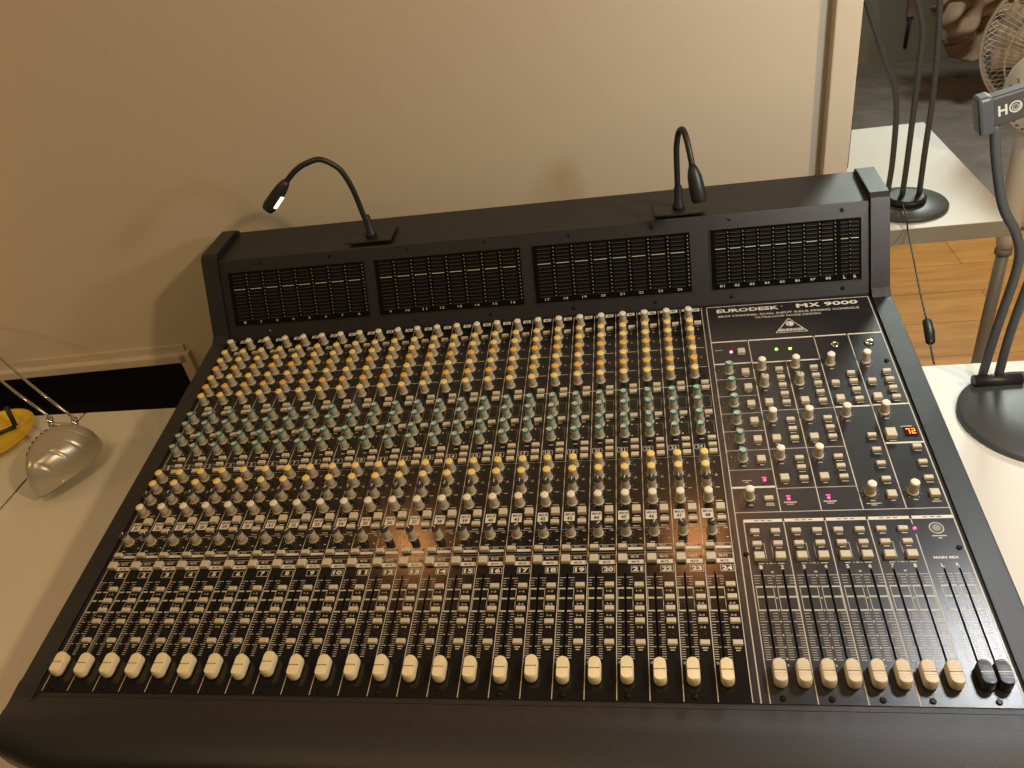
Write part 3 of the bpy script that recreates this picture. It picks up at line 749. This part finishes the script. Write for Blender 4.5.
for k in range(26):
    a_, c_ = sp[k], sp[k + 1]; f = 1.25
    vs.face([a_, c_, (.0275 + (c_[0] - .0275) * f, c_[1] * f, 0), (.0275 + (a_[0] - .0275) * f, a_[1] * f, 0)], 'print')
vs.v = [(x, -.0106, y) for x, y, z in vs.v]
vs.build('lettering', bm_)
m = MB(); m.box(-.013, .004, -.013, .013, -.026, .022, 'blacklamp'); m.build('end_clamp', bm_, bevel=.004)

# ------------------------------------------------------------------ pedestal fan
F = Vector((1.548, 1.45, -.84))
t = thing('fan', 'white pedestal fan with a round wire cage standing on the floor behind the table', 'fan', F)
m = MB(); m.lathe([(.17, 0), (.17, .012), (.15, .022), (.03, .035)], 'fanwhite', 40); m.build('fan_base', t)
m = MB(); m.lathe([(.015, .03), (.015, .50)], 'fangrey', 20); m.lathe([(.020, .49), (.020, .505)], 'fangrey', 20); m.build('lower_pole', t)
m = MB(); m.lathe([(.018, .505), (.024, .54), (.029, .66), (.029, .78), (.024, .86)], 'fanwhite', 28); m.build('upper_pole', t)
hub = Vector((1.5275, 1.38, .0525)); cc = Vector((1.655, 1.52, .105)); ax = Vector((.42, .80, .25)).normalized()
e1 = ax.cross(Vector((0, 0, 1))).normalized(); e2 = e1.cross(ax).normalized()
def fp(c, r, a, d): return c + e1 * r * math.cos(a) + e2 * r * math.sin(a) + ax * d - F
def fring(m, r, d, tr=.0022):
    m.tube([fp(cc, r, 2 * PI * j / 56, d) for j in range(57)], tr, 'cagegrey', 6, cap=False)
CR = .205
m = MB(); fring(m, CR, 0, .004); fring(m, CR, .018, .003); fring(m, CR * .72, -.05); fring(m, CR * .42, -.075)
for j in range(90):
    a = 2 * PI * j / 90
    m.tube([fp(cc, r * CR, a + tw, d) for r, d, tw in ((.3, -.08, 0), (.72, -.052, .10), (.93, -.025, .16), (1, 0, .18))], .0008, 'cagegrey', 4, cap=False)
m.build('rear_grille', t)
m = MB(); fring(m, CR * .5, .075)
for j in range(90):
    a = 2 * PI * j / 90
    m.tube([fp(cc, r * CR, a, d) for r, d in ((1, .018), (.92, .05), (.5, .075), (.15, .08))], .0008, 'cagegrey', 4, cap=False)
m.build('front_grille', t)
for j in range(3):
    a0 = 2 * PI * j / 3 + .9; pr = []
    for k in range(9):
        r = .03 + (CR * .9 - .03) * k / 8; w0 = .42 + .30 * math.sin(PI * min(1, k / 6))
        pr.append([fp(cc, r, a0 + s_ * w0, .005 - s_ * .018) for s_ in (-1, -.33, .33, 1)])
    m = MB()
    for k in range(8):
        for s_ in range(3): m.face([pr[k][s_], pr[k + 1][s_], pr[k + 1][s_ + 1], pr[k][s_ + 1]], 'blade', True)
    bl = m.build('blade', t); md = bl.modifiers.new('s', 'SOLIDIFY'); md.thickness = .002
m = MB(); rr = []
for d, r in ((.10, .030), (.055, .082), (.035, .084), (.0, .081), (-.032, .068), (-.052, .046), (-.060, .018)):
    rr.append([fp(hub, r, 2 * PI * j / 40, d) for j in range(40)])
m.rings(rr, 'fanwhite'); mh = m.build('motor_housing', t, recalc=True)
m = MB()
for j in range(24):
    a = 2 * PI * j / 24
    m.tube([fp(hub, .050, a, -.0500), fp(hub, .0765, a, -.015)], .0018, 'rubber', 5)
m.build('vent', mh)
m = MB(); m.tube([hub - F + ax * .01 - Vector((0, 0, .07)), Vector((0, 0, .84))], .022, 'fanwhite', 16); m.build('neck', t)

# ------------------------------------------------------------------ brown cloth at the back
m = MB(); nx, nz = 120, 90; g = []
for i in range(nx + 1):
    for j in range(nz + 1):
        u, v = i / nx, j / nz
        x = 2.12 + 1.1 * u; z = -.10 - .50 * v * (1 - .25 * math.sin(u * 9) * .4) - .12 * u * v
        s_ = u * 9 + v * 5
        y = 3.95 + .10 * math.sin(s_ * 1.7 + 1.3 * math.sin(v * 7)) * (.4 + v) * .7 + .045 * math.sin(u * 47 + v * 17 + 2 * math.sin(v * 11)) + .03 * math.sin(v * 41 + u * 19) + .012 * math.sin(u * 90 + v * 70)
        x += .04 * math.sin(v * 9 + u * 5) + (.16 * (v - .3) if v > .3 else 0)
        g.append((x, y, z))
for i in range(nx):
    for j in range(nz):
        a = i * (nz + 1) + j; m.f.append([a, a + nz + 1, a + nz + 2, a + 1]); m.m.append(m.mi('cloth')); m.sm.append(True)
m.v = g
o = m.build('blanket'); md = o.modifiers.new('s', 'SOLIDIFY'); md.thickness = .012
tag(o, 'crumpled brown cloth in the dim back of the room behind the fan', 'cloth')
# dark strap hanging on the back wall
m = MB(); m.box(-.022, .022, -.02, 0, -.02, .55, 'cloth'); m.tube([(0, -.01, -.02), (-.008, -.01, -.20)], .011, 'rubber', 8)
tag(m.build('strap', None, (2.315, 4.925, -.58)), 'dark strap hanging on the back wall between the lamp rods', 'strap')

# ------------------------------------------------------------------ CAMERA
cam = bpy.data.cameras.new('camera'); co = bpy.data.objects.new('camera', cam); COL.objects.link(co)
cam.sensor_width = 36; cam.lens = 36 * 779.82 / 1024; cam.clip_start = .01
Rm = Matrix(((0.98184, 0.05595, 0.18127), (0.11356, 0.59211, -0.79782), (-0.15197, 0.80391, 0.575)))
co.matrix_world = Matrix.Translation((0.68370985, -0.42654652, 0.6875215)) @ Rm.to_4x4()
sc.camera = co

# ------------------------------------------------------------------ LIGHTS
def light(name, kind, loc, power, col, size=.05, to=None, **kw):
    l = bpy.data.lights.new(name, kind); l.energy = power; l.color = col
    if kind == 'AREA': l.size = size
    else: l.shadow_soft_size = size
    for k, v in kw.items(): setattr(l, k, v)
    o = bpy.data.objects.new(name, l); COL.objects.link(o); o.location = loc
    if to is not None: o.rotation_euler = (Vector(to) - Vector(loc)).to_track_quat('-Z', 'Y').to_euler()
    return o
light('right_lamp_light', 'POINT', (1.19, .25, .55), 9, (.95, .98, 1), .05)
light('overhead_lamp_light', 'POINT', (2.2, -.60, 1.61), 100, (1, .68, .33), .07)
light('left_lamp_light', 'POINT', (-.85, .33, .36), 1.5, (1, .62, .26), .02)
light('ceiling_spot_light', 'POINT', (-.107, .924, 1.356), 5, (1, .38, .11), .06)
light('ceiling_spot_light', 'POINT', (.780, .94, 1.43), 5, (1, .38, .11), .06)
light('room_ceiling_light', 'AREA', (.0, -.7, 2.1), 10, (1, .66, .30), .8, (.2, .4, 0))
light('back_room_light', 'AREA', (2.1, 2.9, 1.5), 42, (.90, 1, .90), .5, (1.5, 1.8, -.6))
w = bpy.data.worlds.new('world'); sc.world = w; w.use_nodes = True
w.node_tree.nodes['Background'].inputs['Color'].default_value = (1, .78, .52, 1); w.node_tree.nodes['Background'].inputs['Strength'].default_value = .08
sc.view_settings.view_transform = 'Standard'; sc.view_settings.look = 'None'; sc.view_settings.gamma = 1; sc.view_settings.exposure = 0
sc.view_settings.use_curve_mapping = False
